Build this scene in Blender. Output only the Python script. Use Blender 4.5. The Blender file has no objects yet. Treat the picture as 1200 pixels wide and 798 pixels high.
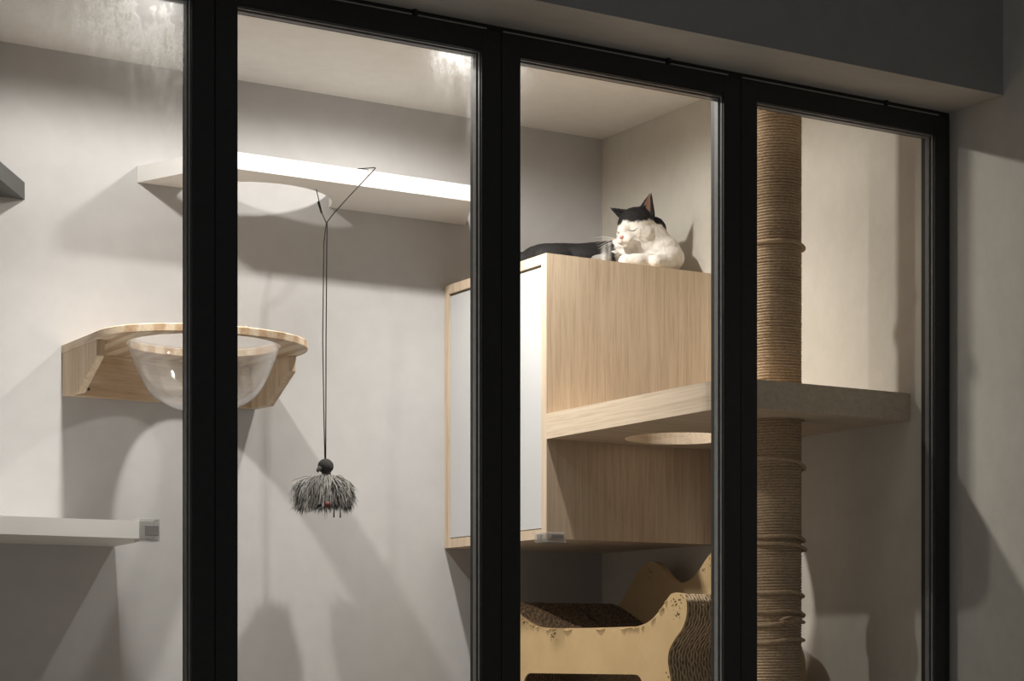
import bpy, bmesh, math, random
from mathutils import Vector, Matrix, noise
random.seed(7)
S = bpy.context.scene
COL = S.collection
PI = math.pi

# ------------------------------------------------------------------ materials
def new_mat(name):
    m = bpy.data.materials.new(name); m.use_nodes = True
    nt = m.node_tree
    for n in list(nt.nodes): nt.nodes.remove(n)
    out = nt.nodes.new('ShaderNodeOutputMaterial')
    return m, nt, out
def N(nt, t, **kw):
    n = nt.nodes.new(t)
    for k, v in kw.items():
        if k in n.inputs.keys(): n.inputs[k].default_value = v
        else: setattr(n, k, v)
    return n
def coords(nt, scale=(1, 1, 1), kind='Object'):
    tc = nt.nodes.new('ShaderNodeTexCoord'); mp = nt.nodes.new('ShaderNodeMapping')
    mp.inputs['Scale'].default_value = scale
    nt.links.new(tc.outputs[kind], mp.inputs['Vector'])
    return mp.outputs['Vector']
def ramp(nt, fac, stops):
    r = nt.nodes.new('ShaderNodeValToRGB')
    e = r.color_ramp.elements
    while len(e) < len(stops): e.new(0.5)
    for i, (p, c) in enumerate(stops):
        e[i].position = p; e[i].color = (*c, 1)
    nt.links.new(fac, r.inputs['Fac'])
    return r.outputs['Color']
def mixc(nt, a, b, fac, blend='MIX'):
    m = nt.nodes.new('ShaderNodeMix'); m.data_type = 'RGBA'; m.blend_type = blend
    for s, v in ((m.inputs[0], fac), (m.inputs[6], a), (m.inputs[7], b)):
        if hasattr(v, 'node'): nt.links.new(v, s)
        elif isinstance(v, (int, float)): s.default_value = v
        else: s.default_value = (*v, 1)
    return m.outputs[2]
def bump(nt, h, strength, dist, b):
    bp = nt.nodes.new('ShaderNodeBump'); bp.inputs['Strength'].default_value = strength
    bp.inputs['Distance'].default_value = dist
    nt.links.new(h, bp.inputs['Height']); nt.links.new(bp.outputs['Normal'], b.inputs['Normal'])
def pbr(nt, out, rough=0.5, spec=0.5, metal=0.0):
    b = nt.nodes.new('ShaderNodeBsdfPrincipled')
    b.inputs['Roughness'].default_value = rough
    b.inputs['Specular IOR Level'].default_value = spec
    b.inputs['Metallic'].default_value = metal
    nt.links.new(b.outputs[0], out.inputs['Surface'])
    return b

def mat_plain(name, col, rough=0.5, spec=0.5, metal=0.0, var=0.06, scale=30, bmp=0.0):
    m, nt, out = new_mat(name)
    b = pbr(nt, out, rough, spec, metal)
    n = N(nt, 'ShaderNodeTexNoise', Scale=scale, Detail=4.0)
    nt.links.new(coords(nt), n.inputs['Vector'])
    c = ramp(nt, n.outputs['Fac'], [(0.3, tuple(x*(1-var) for x in col)), (0.7, tuple(min(1, x*(1+var)) for x in col))])
    nt.links.new(c, b.inputs['Base Color'])
    if bmp: bump(nt, n.outputs['Fac'], bmp, 0.002, b)
    return m

def mat_plaster(name, c0, c1, scale=3.0, rough=0.85, bstr=0.1, stretch=(1, 1, 1)):
    m, nt, out = new_mat(name)
    b = pbr(nt, out, rough, 0.25)
    v = coords(nt, stretch)
    n1 = N(nt, 'ShaderNodeTexNoise', Scale=scale, Detail=6.0, Roughness=0.6, Distortion=0.6)
    n2 = N(nt, 'ShaderNodeTexNoise', Scale=scale*9, Detail=5.0, Roughness=0.65)
    nt.links.new(v, n1.inputs['Vector']); nt.links.new(v, n2.inputs['Vector'])
    c = ramp(nt, n1.outputs['Fac'], [(0.3, c0), (0.7, c1)])
    d = ramp(nt, n2.outputs['Fac'], [(0.3, (0.93, 0.93, 0.93)), (0.7, (1, 1, 1))])
    nt.links.new(mixc(nt, c, d, 1.0, 'MULTIPLY'), b.inputs['Base Color'])
    bump(nt, n2.outputs['Fac'], bstr, 0.003, b)
    return m

def mat_wood(name, dark, mid, light, scale, rough=0.5, ring=0.0, ringscale=(1, 1, 1), ringdark=None, bstr=0.08):
    """fine streaks along the axis whose scale is small"""
    m, nt, out = new_mat(name)
    b = pbr(nt, out, rough, 0.3)
    v = coords(nt, scale)
    n1 = N(nt, 'ShaderNodeTexNoise', Scale=1.0, Detail=7.0, Roughness=0.62, Distortion=0.25)
    nt.links.new(v, n1.inputs['Vector'])
    n2 = N(nt, 'ShaderNodeTexNoise', Scale=4.0, Detail=4.0, Roughness=0.6)
    nt.links.new(v, n2.inputs['Vector'])
    c = ramp(nt, n1.outputs['Fac'], [(0.28, dark), (0.5, mid), (0.72, light)])
    p = ramp(nt, n2.outputs['Fac'], [(0.36, (0.78, 0.75, 0.70)), (0.5, (1, 1, 1))])
    c = mixc(nt, c, p, 0.65, 'MULTIPLY')
    if ring:
        w = N(nt, 'ShaderNodeTexWave', Scale=1.0, Distortion=4.5, Detail=3.0)
        w.inputs['Detail Scale'].default_value = 1.2
        nt.links.new(coords(nt, ringscale), w.inputs['Vector'])
        rr = ramp(nt, w.outputs['Fac'], [(0.30, (1, 1, 1)), (0.72, ringdark), (0.9, ringdark)])
        c = mixc(nt, c, rr, ring, 'MULTIPLY')
    nt.links.new(c, b.inputs['Base Color'])
    bump(nt, n2.outputs['Fac'], bstr, 0.001, b)
    return m

def sheet_fresnel(nt, ior):
    g = nt.nodes.new('ShaderNodeNewGeometry'); mr = nt.nodes.new('ShaderNodeMapRange')
    mr.inputs[3].default_value = ior; mr.inputs[4].default_value = 1/ior
    nt.links.new(g.outputs['Backfacing'], mr.inputs[0])
    fr = nt.nodes.new('ShaderNodeFresnel'); nt.links.new(mr.outputs[0], fr.inputs['IOR'])
    return fr
def mat_clear(name, tint=(1, 1, 1), milk=0.0, milkcol=(0.9, 0.9, 0.9), ior=1.45, rough=0.02):
    """thin clear sheet: Fresnel reflection over straight transmission, a little milky scatter"""
    m, nt, out = new_mat(name)
    tr = N(nt, 'ShaderNodeBsdfTransparent', Color=(*tint, 1))
    gl = N(nt, 'ShaderNodeBsdfGlossy', Roughness=rough)
    fr = sheet_fresnel(nt, ior)
    mx = nt.nodes.new('ShaderNodeMixShader')
    nt.links.new(fr.outputs[0], mx.inputs[0]); nt.links.new(tr.outputs[0], mx.inputs[1]); nt.links.new(gl.outputs[0], mx.inputs[2])
    last = mx
    if milk:
        di = N(nt, 'ShaderNodeBsdfDiffuse', Color=(*milkcol, 1)); tl = N(nt, 'ShaderNodeBsdfTranslucent', Color=(*milkcol, 1))
        m2 = nt.nodes.new('ShaderNodeMixShader'); m2.inputs[0].default_value = 0.5
        nt.links.new(di.outputs[0], m2.inputs[1]); nt.links.new(tl.outputs[0], m2.inputs[2])
        m3 = nt.nodes.new('ShaderNodeMixShader'); m3.inputs[0].default_value = milk
        n = N(nt, 'ShaderNodeTexNoise', Scale=18.0, Detail=4.0); nt.links.new(coords(nt), n.inputs['Vector'])
        mr = N(nt, 'ShaderNodeMapRange'); mr.inputs[1].default_value = 0.3; mr.inputs[2].default_value = 0.7
        mr.inputs[3].default_value = milk*0.5; mr.inputs[4].default_value = milk*1.5
        nt.links.new(n.outputs['Fac'], mr.inputs[0]); nt.links.new(mr.outputs[0], m3.inputs[0])
        nt.links.new(mx.outputs[0], m3.inputs[1]); nt.links.new(m2.outputs[0], m3.inputs[2]); last = m3
    nt.links.new(last.outputs[0], out.inputs['Surface'])
    return m

def mat_glass(name, smudges):
    """pane with a dried water-stain film; smudges = (x, z, rx, rz, amount) in the pane's own coordinates"""
    m, nt, out = new_mat(name)
    tr = N(nt, 'ShaderNodeBsdfTransparent', Color=(0.985, 0.99, 0.985, 1))
    gl = N(nt, 'ShaderNodeBsdfGlossy', Roughness=0.01)
    fr = sheet_fresnel(nt, 1.3)
    mx = nt.nodes.new('ShaderNodeMixShader')
    nt.links.new(fr.outputs[0], mx.inputs[0]); nt.links.new(tr.outputs[0], mx.inputs[1]); nt.links.new(gl.outputs[0], mx.inputs[2])
    last = mx.outputs[0]
    if smudges:
        tc = nt.nodes.new('ShaderNodeTexCoord'); sp = nt.nodes.new('ShaderNodeSeparateXYZ')
        nt.links.new(tc.outputs['Object'], sp.inputs[0])
        def ma(op, a, b):
            k = nt.nodes.new('ShaderNodeMath'); k.operation = op
            for i, v in enumerate((a, b)):
                if hasattr(v, 'node'): nt.links.new(v, k.inputs[i])
                else: k.inputs[i].default_value = v
            return k.outputs[0]
        tot = None
        for (x, z, rx, rz, a) in smudges:
            dx = ma('DIVIDE', ma('SUBTRACT', sp.outputs[0], x), rx); dz = ma('DIVIDE', ma('SUBTRACT', sp.outputs[2], z), rz)
            r2 = ma('ADD', ma('MULTIPLY', dx, dx), ma('MULTIPLY', dz, dz))
            g = ma('MULTIPLY', ma('POWER', 2.718, ma('MULTIPLY', r2, -1.0)), a)
            tot = g if tot is None else ma('ADD', tot, g)
        n = N(nt, 'ShaderNodeTexNoise', Scale=1.0, Detail=8.0, Roughness=0.72, Distortion=0.4)
        nt.links.new(coords(nt, (38, 1, 9)), n.inputs['Vector'])
        n2 = N(nt, 'ShaderNodeTexNoise', Scale=1.0, Detail=6.0, Roughness=0.7)
        nt.links.new(coords(nt, (70, 1, 70)), n2.inputs['Vector'])
        mr = N(nt, 'ShaderNodeMapRange'); mr.inputs[1].default_value = 0.38; mr.inputs[2].default_value = 0.66
        nt.links.new(n.outputs['Fac'], mr.inputs[0])
        mr2 = N(nt, 'ShaderNodeMapRange'); mr2.inputs[1].default_value = 0.35; mr2.inputs[2].default_value = 0.6
        mr2.inputs[3].default_value = 0.35
        nt.links.new(n2.outputs['Fac'], mr2.inputs[0])
        f = ma('MULTIPLY', tot, ma('MULTIPLY', ma('ADD', mr.outputs[0], 0.25), mr2.outputs[0]))
        f = ma('MINIMUM', f, 0.88)
        di = N(nt, 'ShaderNodeBsdfDiffuse', Color=(0.85, 0.85, 0.84, 1)); tl = N(nt, 'ShaderNodeBsdfTranslucent', Color=(0.9, 0.9, 0.89, 1))
        m1 = nt.nodes.new('ShaderNodeMixShader'); m1.inputs[0].default_value = 0.7
        nt.links.new(di.outputs[0], m1.inputs[1]); nt.links.new(tl.outputs[0], m1.inputs[2])
        rf = N(nt, 'ShaderNodeBsdfRefraction', Roughness=0.9, IOR=1.1, Color=(0.95, 0.95, 0.95, 1))
        m2 = nt.nodes.new('ShaderNodeMixShader'); m2.inputs[0].default_value = 0.028
        nt.links.new(m1.outputs[0], m2.inputs[1]); nt.links.new(rf.outputs[0], m2.inputs[2])
        m3 = nt.nodes.new('ShaderNodeMixShader')
        nt.links.new(f, m3.inputs[0]); nt.links.new(last, m3.inputs[1]); nt.links.new(m2.outputs[0], m3.inputs[2])
        last = m3.outputs[0]
    nt.links.new(last, out.inputs['Surface'])
    return m

def mat_attr(name, rough=0.8, sheen=0.0, bscale=None, bstr=0.3, stretch=(1, 1, 1)):
    m, nt, out = new_mat(name)
    b = pbr(nt, out, rough, 0.2)
    a = nt.nodes.new('ShaderNodeVertexColor'); a.layer_name = 'Col'
    c = a.outputs['Color']
    if bscale:
        n = N(nt, 'ShaderNodeTexNoise', Scale=bscale, Detail=5.0, Roughness=0.7)
        nt.links.new(coords(nt, stretch), n.inputs['Vector'])
        d = ramp(nt, n.outputs['Fac'], [(0.3, (0.84, 0.84, 0.84)), (0.65, (1, 1, 1))])
        c = mixc(nt, c, d, 1.0, 'MULTIPLY'); bump(nt, n.outputs['Fac'], bstr, 0.003, b)
    nt.links.new(c, b.inputs['Base Color'])
    return m

def mat_rope(name):
    m, nt, out = new_mat(name)
    b = pbr(nt, out, 0.9, 0.1)
    n = N(nt, 'ShaderNodeTexNoise', Scale=1.0, Detail=6.0, Roughness=0.75); nt.links.new(coords(nt, (160, 160, 330)), n.inputs['Vector'])
    n2 = N(nt, 'ShaderNodeTexNoise', Scale=9.0, Detail=3.0); nt.links.new(coords(nt, (1, 1, 3)), n2.inputs['Vector'])
    c = ramp(nt, n.outputs['Fac'], [(0.3, (0.36, 0.235, 0.14)), (0.5, (0.62, 0.455, 0.295)), (0.72, (0.80, 0.63, 0.44))])
    d = ramp(nt, n2.outputs['Fac'], [(0.3, (0.82, 0.8, 0.78)), (0.7, (1, 1, 1))])
    nt.links.new(mixc(nt, c, d, 1.0, 'MULTIPLY'), b.inputs['Base Color'])
    bump(nt, n.outputs['Fac'], 0.7, 0.003, b)
    return m

def mat_card(name, dark, light, scale, amount=(0.3, 0.7)):
    m, nt, out = new_mat(name)
    b = pbr(nt, out, 0.9, 0.1)
    n = N(nt, 'ShaderNodeTexNoise', Scale=1.0, Detail=5.0, Roughness=0.7); nt.links.new(coords(nt, scale), n.inputs['Vector'])
    c = ramp(nt, n.outputs['Fac'], [(amount[0], dark), (amount[1], light)])
    nt.links.new(c, b.inputs['Base Color'])
    bump(nt, n.outputs['Fac'], 0.25, 0.002, b)
    return m

M = {}
M['wall_white'] = mat_plaster('warm white wall paint', (0.515, 0.507, 0.508), (0.548, 0.54, 0.54), 2.0, 0.8, 0.04)
M['ceiling'] = mat_plaster('white ceiling paint', (0.78, 0.765, 0.74), (0.81, 0.795, 0.77), 2.5, 0.85, 0.03)
M['concrete'] = mat_plaster('beige troweled plaster', (0.57, 0.537, 0.475), (0.665, 0.632, 0.565), 3.2, 0.8, 0.16, (1, 1, 0.8))
M['beam'] = mat_plaster('grey troweled plaster', (0.50, 0.47, 0.43), (0.64, 0.60, 0.545), 3.6, 0.75, 0.2, (0.6, 1.5, 1))
M['beam_face'] = mat_plaster('dark grey beam face', (0.31, 0.30, 0.28), (0.38, 0.37, 0.345), 2.6, 0.75, 0.1)  # front face of the beam, darker grey than its underside
M['floor'] = mat_plaster('grey floor', (0.22, 0.205, 0.185), (0.28, 0.26, 0.235), 2.0, 0.6, 0.02)
M['floor_out'] = mat_plaster('pale stone floor', (0.62, 0.59, 0.54), (0.7, 0.67, 0.62), 2.0, 0.5, 0.02)
M['black'] = mat_plain('black powder coated metal', (0.026, 0.0255, 0.0245), 0.42, 0.4, 0.0, 0.1, 60)
M['bead'] = mat_plain('grey glazing gasket', (0.24, 0.235, 0.225), 0.4, 0.5, 0.0, 0.1, 60)
M['seal'] = mat_plain('light grey seal strip', (0.42, 0.39, 0.36), 0.6, 0.3)
M['white_lam'] = mat_plain('white laminate', (0.80, 0.785, 0.765), 0.45, 0.4, 0, 0.01, 20)
M['white_door'] = mat_plain('white door lacquer', (0.56, 0.565, 0.57), 0.35, 0.4, 0, 0.01, 20)
M['grey_lam'] = mat_plain('dark grey laminate', (0.062, 0.064, 0.061), 0.5, 0.4, 0, 0.04, 40)
OD, OM, OL = (0.52, 0.405, 0.295), (0.62, 0.495, 0.37), (0.70, 0.575, 0.445)
M['oak_v'] = mat_wood('oak veneer vertical grain', OD, OM, OL, (55, 55, 2.2), 0.5)
M['oak_h'] = mat_wood('oak veneer along room', OD, OM, OL, (2.2, 55, 90), 0.5)
M['oak_d'] = mat_wood('oak veneer along depth', (0.56, 0.45, 0.335), (0.64, 0.525, 0.40), (0.71, 0.59, 0.465), (55, 2.2, 90), 0.5)
PD, PM, PL = (0.54, 0.41, 0.285), (0.66, 0.53, 0.385), (0.74, 0.62, 0.48)
M['pine_top'] = mat_wood('pine board', PD, PM, PL, (50, 5, 50), 0.45, 0.6, (7, 2.0, 5), (0.60, 0.42, 0.28))
M['pine_back'] = mat_wood('pine back panel', PD, PM, PL, (4, 40, 55), 0.5, 0.55, (1.2, 8, 16), (0.74, 0.58, 0.44))
M['pine_side'] = mat_wood('pine bracket', PD, PM, PL, (40, 55, 4), 0.5, 0.45, (10, 16, 1.2), (0.78, 0.64, 0.50))
M['acrylic'] = mat_clear('clear acrylic', (0.975, 0.975, 0.975), 0.035, (0.92, 0.91, 0.9), 1.5, 0.03)
M['guard'] = mat_clear('clear soft plastic', (0.86, 0.86, 0.85), 0.16, (0.9, 0.9, 0.9), 1.5, 0.08)
M['pad'] = mat_plain('grey glossy adhesive pad', (0.22, 0.21, 0.205), 0.2, 0.6)
M['rope'] = mat_rope('sisal rope')
M['core'] = mat_plain('dark post core', (0.13, 0.085, 0.05), 0.8, 0.2)
M['card'] = mat_card('kraft cardboard face', (0.53, 0.37, 0.19), (0.63, 0.455, 0.25), (6, 6, 6))
M['flute'] = mat_card('corrugated cardboard edge', (0.36, 0.26, 0.16), (0.68, 0.54, 0.37), (90, 90, 90), (0.3, 0.55))
M['gap'] = mat_card('shaded flute of corrugated cardboard', (0.20, 0.14, 0.085), (0.46, 0.34, 0.21), (60, 160, 160), (0.36, 0.66))
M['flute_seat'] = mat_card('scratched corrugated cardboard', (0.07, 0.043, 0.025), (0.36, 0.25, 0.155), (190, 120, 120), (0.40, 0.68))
M['scuff'] = mat_plain('dark scratch mark', (0.10, 0.06, 0.03), 0.9, 0.1, 0, 0.2, 60)
M['torn'] = mat_plain('torn cardboard edge', (0.30, 0.20, 0.10), 0.9, 0.1, 0, 0.3, 200)
M['string'] = mat_plain('black cord', (0.018, 0.017, 0.016), 0.8, 0.2)
M['bead_ball'] = mat_plain('dark grey felt bead', (0.05, 0.048, 0.045), 0.85, 0.2, 0, 0.3, 300, 0.4)
M['leather'] = mat_plain('grey brown leather', (0.11, 0.095, 0.08), 0.6, 0.3, 0, 0.25, 120)
M['red'] = mat_plain('dark red bead', (0.10, 0.018, 0.018), 0.5, 0.4)
M['fur'] = mat_attr('grey fur strands', 0.7)
M['cat'] = mat_attr('black and white short fur', 0.75, 0, 130.0, 0.55, (1, 1, 0.6))
M['nose'] = mat_plain('pink nose', (0.62, 0.30, 0.25), 0.5, 0.4, 0, 0.1, 200)
M['eyeline'] = mat_plain('closed eye line', (0.10, 0.07, 0.06), 0.7, 0.2)
M['earin'] = mat_plain('pinkish inner ear', (0.17, 0.095, 0.07), 0.7, 0.2, 0, 0.25, 250)
M['whisker'] = mat_plain('white whisker', (0.85, 0.84, 0.82), 0.4, 0.4)
M['screw'] = mat_plain('screw cover', (0.07, 0.05, 0.05), 0.5, 0.4)
M['chrome'] = mat_plain('white enamel trim ring', (0.7, 0.7, 0.68), 0.4, 0.4)
def emis(name, col, st):
    m, nt, out = new_mat(name)
    e = N(nt, 'ShaderNodeEmission', Color=(*col, 1), Strength=st); nt.links.new(e.outputs[0], out.inputs['Surface']); return m
M['lamp'] = emis('lamp lens', (1, 0.9, 0.78), 8.0)

# ------------------------------------------------------------------ mesh helpers
def box(bm, a, b, bevel=0.0):
    x0, y0, z0 = a; x1, y1, z1 = b
    tmp = bmesh.new()
    vs = [tmp.verts.new(p) for p in ((x0,y0,z0),(x1,y0,z0),(x1,y1,z0),(x0,y1,z0),(x0,y0,z1),(x1,y0,z1),(x1,y1,z1),(x0,y1,z1))]
    for f in ((3,2,1,0),(4,5,6,7),(0,1,5,4),(1,2,6,5),(2,3,7,6),(3,0,4,7)): tmp.faces.new([vs[i] for i in f])
    if bevel: bmesh.ops.bevel(tmp, geom=tmp.edges[:], offset=bevel, segments=2, affect='EDGES', profile=0.5)
    merge(bm, tmp)
def merge(bm, tmp):
    me = bpy.data.meshes.new('t'); tmp.to_mesh(me); bm.from_mesh(me); bpy.data.meshes.remove(me); tmp.free()
def plate(bm, outer, holes, lo, hi, axis='z', bevel=0.0):
    """extruded outline (2-D points) with holes; axis = extrusion axis; 2-D -> 3-D order keeps xyz order"""
    def P(p, h):
        if axis == 'z': return (p[0], p[1], h)
        if axis == 'x': return (h, p[0], p[1])
        return (p[0], h, p[1])
    tmp = bmesh.new()
    loops = [outer] + list(holes)
    rings = []
    for lp in loops:
        bot = [tmp.verts.new(P(p, lo)) for p in lp]; top = [tmp.verts.new(P(p, hi)) for p in lp]
        rings.append((bot, top))
    for k in (0, 1):
        edges = []
        for r in rings:
            vs = r[k]
            for i in range(len(vs)): edges.append(tmp.edges.new((vs[i], vs[(i+1) % len(vs)])))
        bmesh.ops.triangle_fill(tmp, use_beauty=True, use_dissolve=False, edges=edges)
    for bot, top in rings:
        n = len(bot)
        for i in range(n): tmp.faces.new((bot[i], bot[(i+1) % n], top[(i+1) % n], top[i]))
    bmesh.ops.recalc_face_normals(tmp, faces=tmp.faces[:])
    if bevel:
        es = [e for e in tmp.edges if len(e.link_faces) == 2 and e.calc_face_angle(0) > 0.6]
        bmesh.ops.bevel(tmp, geom=es, offset=bevel, segments=1, affect='EDGES')
    merge(bm, tmp)
def circle(cx, cy, r, n=64, a0=0, a1=2*PI):
    full = abs(a1-a0-2*PI) < 1e-6
    return [(cx+r*math.cos(a0+(a1-a0)*i/(n if full else n-1)), cy+r*math.sin(a0+(a1-a0)*i/(n if full else n-1))) for i in range(n)]
def tube(bm, pts, rad, n=8, closed=False, cap=True):
    pts = [Vector(p) for p in pts]
    rads = rad if isinstance(rad, (list, tuple)) else [rad]*len(pts)
    up = Vector((0.13, 0.21, 1)).normalized(); rings = []; prev = None
    L = len(pts)
    for i, p in enumerate(pts):
        a = pts[(i-1) % L] if (closed or i > 0) else p; b = pts[(i+1) % L] if (closed or i < L-1) else p
        t = (b-a).normalized()
        if prev is None:
            s = t.cross(up)
            if s.length < 1e-4: s = t.cross(Vector((1, 0, 0)))
        else: s = prev - t*prev.dot(t)
        s.normalize(); prev = s; u = t.cross(s)
        rings.append([bm.verts.new(p + (s*math.cos(2*PI*k/n)+u*math.sin(2*PI*k/n))*rads[i]) for k in range(n)])
    for i in range(L if closed else L-1):
        a, b = rings[i], rings[(i+1) % L]
        for k in range(n): bm.faces.new((a[k], a[(k+1) % n], b[(k+1) % n], b[k]))
    if cap and not closed:
        bm.faces.new(rings[0][::-1]); bm.faces.new(rings[-1])
def lathe(bm, prof, c, n=48, caps=False):
    rings = []
    for r, z in prof:
        if r < 1e-6: rings.append([bm.verts.new((c[0], c[1], c[2]+z))])
        else: rings.append([bm.verts.new((c[0]+r*math.cos(2*PI*k/n), c[1]+r*math.sin(2*PI*k/n), c[2]+z)) for k in range(n)])
    for a, b in zip(rings, rings[1:]):
        for k in range(n):
            f = [a[k % len(a)], a[(k+1) % len(a)], b[(k+1) % len(b)], b[k % len(b)]]
            f = list(dict.fromkeys(f))
            if len(f) >= 3: bm.faces.new(f)
    bmesh.ops.recalc_face_normals(bm, faces=bm.faces[:])
def ellipsoid(bm, c, r, rot=None, sub=3):
    tmp = bmesh.new(); bmesh.ops.create_icosphere(tmp, subdivisions=sub, radius=1)
    mat = Matrix.Translation(Vector(c)) @ (rot.to_4x4() if rot else Matrix.Identity(4)) @ Matrix.Diagonal((*r, 1))
    bmesh.ops.transform(tmp, matrix=mat, verts=tmp.verts[:]); merge(bm, tmp)
def smooth_poly(ctrl, n=7):
    """Catmull-Rom through control points (open)"""
    out = []
    P = [Vector(c) for c in ctrl]
    P = [P[0]*2-P[1]] + P + [P[-1]*2-P[-2]]
    for i in range(1, len(P)-2):
        for k in range(n):
            s = k/n
            a, b, c, d = P[i-1], P[i], P[i+1], P[i+2]
            q = .5*((2*b)+(c-a)*s+(2*a-5*b+4*c-d)*s*s+(3*b-a-3*c+d)*s**3)
            out.append((q.x, q.y))
    out.append(ctrl[-1]); return out
def wloc(o):
    v = Vector((0, 0, 0))
    while o: v += o.location; o = o.parent
    return v
def obj(name, bm, mat, parent=None, smooth=False, origin=None):
    me = bpy.data.meshes.new(name); bm.to_mesh(me); bm.free()
    o = bpy.data.objects.new(name, me); COL.objects.link(o)
    if parent: off = wloc(parent); o.parent = parent
    else:
        if origin is None:
            xs = [v.co for v in me.vertices]
            origin = ((min(v.x for v in xs)+max(v.x for v in xs))/2, (min(v.y for v in xs)+max(v.y for v in xs))/2, min(v.z for v in xs))
        off = Vector(origin); o.location = off
    me.transform(Matrix.Translation(-off))
    if mat: me.materials.append(mat)
    if smooth:
        for p in me.polygons: p.use_smooth = True
    return o
def thing(name, label, cat, loc, group=None):
    o = bpy.data.objects.new(name, None); COL.objects.link(o); o.location = loc; o.empty_display_size = 0.05
    o['label'] = label; o['category'] = cat
    if group: o['group'] = group
    return o
def tag(o, label, cat, group=None):
    o['label'] = label; o['category'] = cat
    if group: o['group'] = group
    return o
def struct(o, label=None, cat=None):
    o['kind'] = 'structure'
    if label: o['label'] = label
    if cat: o['category'] = cat
    return o
def bx(a, b, bevel=0.0):
    bm = bmesh.new(); box(bm, a, b, bevel); return bm

# ------------------------------------------------------------------ measured room (metres)
XW, YB = 2.871, 1.286          # right wall, back wall
XL = 0.17                      # left wall of the enclosure
ZC, ZB = 2.453, 2.219          # ceiling inside, underside of the beam
ZF = 0.85                      # raised floor of the enclosure
ZG = 2.169                     # top of the visible glass
SEAM = [0.17, 0.711, 1.251, 1.795, 2.329, 2.869]

struct(obj('wall_back', bx((XL-.1, YB, 0), (XW+.1, YB+.1, 3.0)), M['wall_white']), 'smooth pale warm white wall behind the shelves', 'wall')
struct(obj('wall_right', bx((XW, -2.4, 0), (XW+.1, YB, 3.0)), M['concrete']), 'beige troweled plaster wall on the right', 'wall')
struct(obj('wall_left', bx((XL-.1, 0.05, 0), (XL, YB, 3.0)), M['wall_white']), 'white side wall of the cat room', 'wall')
struct(obj('ceiling', bx((XL, 0.05, ZC), (XW, YB, ZC+.08)), M['ceiling']), 'pale ceiling over the cat room', 'ceiling')
wf = obj('wall_front', bx((-1.2, -.148, ZB), (XW, .05, 3.0)), M['beam']); wf.data.materials.append(M['beam_face'])
for p in wf.data.polygons:
    if p.normal.y < -.9: p.material_index = 1
struct(wf, 'dark grey plastered beam above the glass doors', 'wall')
struct(obj('floor', bx((XL, -.03, 0), (XW, YB, ZF)), M['floor']), 'raised floor of the cat room', 'floor')
struct(obj('floor', bx((-1.2, -2.4, -.1), (XW, -.03, 0)), M['floor_out']), 'floor in front of the partition', 'floor')
# top track between doors and beam
bm = bmesh.new(); box(bm, (XL, .004, 2.2095), (XW, .046, ZB)); struct(obj('trim_1', bm, M['black']), 'black track above the glass doors', 'trim')

# ------------------------------------------------------------------ glass doors
def door(idx, x0, x1, smudges):
    w, ytop = .0395, 2.2085
    g = .0006
    x0 += g; x1 -= g
    z0 = ZF + .004
    r = bpy.data.objects.new('door_%d' % idx, None); COL.objects.link(r); r.location = ((x0+x1)/2, .02, z0)
    struct(r, ['black framed glass door, furthest to the left', 'black framed glass door left of the bowl perch, water-stained at its top',
               'black framed glass door in front of the hanging toy', 'black framed glass door in front of the cat and cabinet',
               'black framed glass door beside the right wall, in front of the rope post'][idx-1], 'door')
    for a in ((x0, x0+w), (x1-w, x1)):
        obj('stile', bx((a[0], 0, z0), (a[1], .042, ytop), .0012), M['black'], r)
    obj('top_rail', bx((x0+w, .0005, ZG), (x1-w, .0415, ytop), .001), M['black'], r)
    obj('bottom_rail', bx((x0+w, .0005, z0), (x1-w, .0415, z0+.05), .001), M['black'], r)
    ax, bxx, az, bz = x0+w, x1-w, z0+.05, ZG
    # stepped glazing bead just in front of the pane
    for (ya, yb, d) in ((.006, .011, .0016), (.015, .026, .0035)):
        bm = bmesh.new()
        box(bm, (ax, ya, az), (ax+d*.4, yb, bz)); box(bm, (bxx-d, ya, az), (bxx, yb, bz))
        box(bm, (ax+d*.4, ya, bz-d), (bxx-d, yb, bz)); box(bm, (ax+d*.4, ya, az), (bxx-d, yb, az+d))
        obj('glazing_bead', bm, M['bead'], r)
    gx = r.location
    sm = [(x-gx.x, z-gx.z, rx, rz, a) for (x, z, rx, rz, a) in smudges]
    obj('glass_pane', bx((ax, .027, az), (bxx, .031, bz)), mat_glass('clear pane with water stains', sm) if sm else M['pane'], r)
    # pale seal showing above the door leaf, broken at the hinge pin
    xm = x0 + .68*(x1-x0)
    bm = bmesh.new(); box(bm, (x0+.004, -.001, 2.2088), (xm-.006, .004, 2.2108)); box(bm, (xm+.006, -.001, 2.2088), (x1-.03, .004, 2.2108))
    obj('top_seal', bm, M['seal'], r)
    obj('hinge_pin', bx((xm-.003, -.004, 2.2085), (xm+.003, .008, 2.2185)), M['black'], r)
    return r
M['pane'] = mat_glass('clear pane', [])
SM = [[], [(1.185, 2.185, .06, .05, 3.5), (1.15, 2.14, .12, .065, .8), (1.06, 2.10, .12, .022, .20), (1.19, 2.05, .03, .14, .14), (1.13, 2.06, .05, .10, .08)],
      [(1.735, 2.168, .035, .024, 2.0), (1.715, 2.145, .055, .042, .35), (1.746, 2.08, .006, .09, .2), (1.70, 2.10, .05, .05, .06)],
      [(1.85, 2.155, .035, .03, .3), (1.842, 2.09, .012, .1, .12)], []]
for i in range(5): door(i+1, SEAM[i], SEAM[i+1], SM[i])

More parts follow.
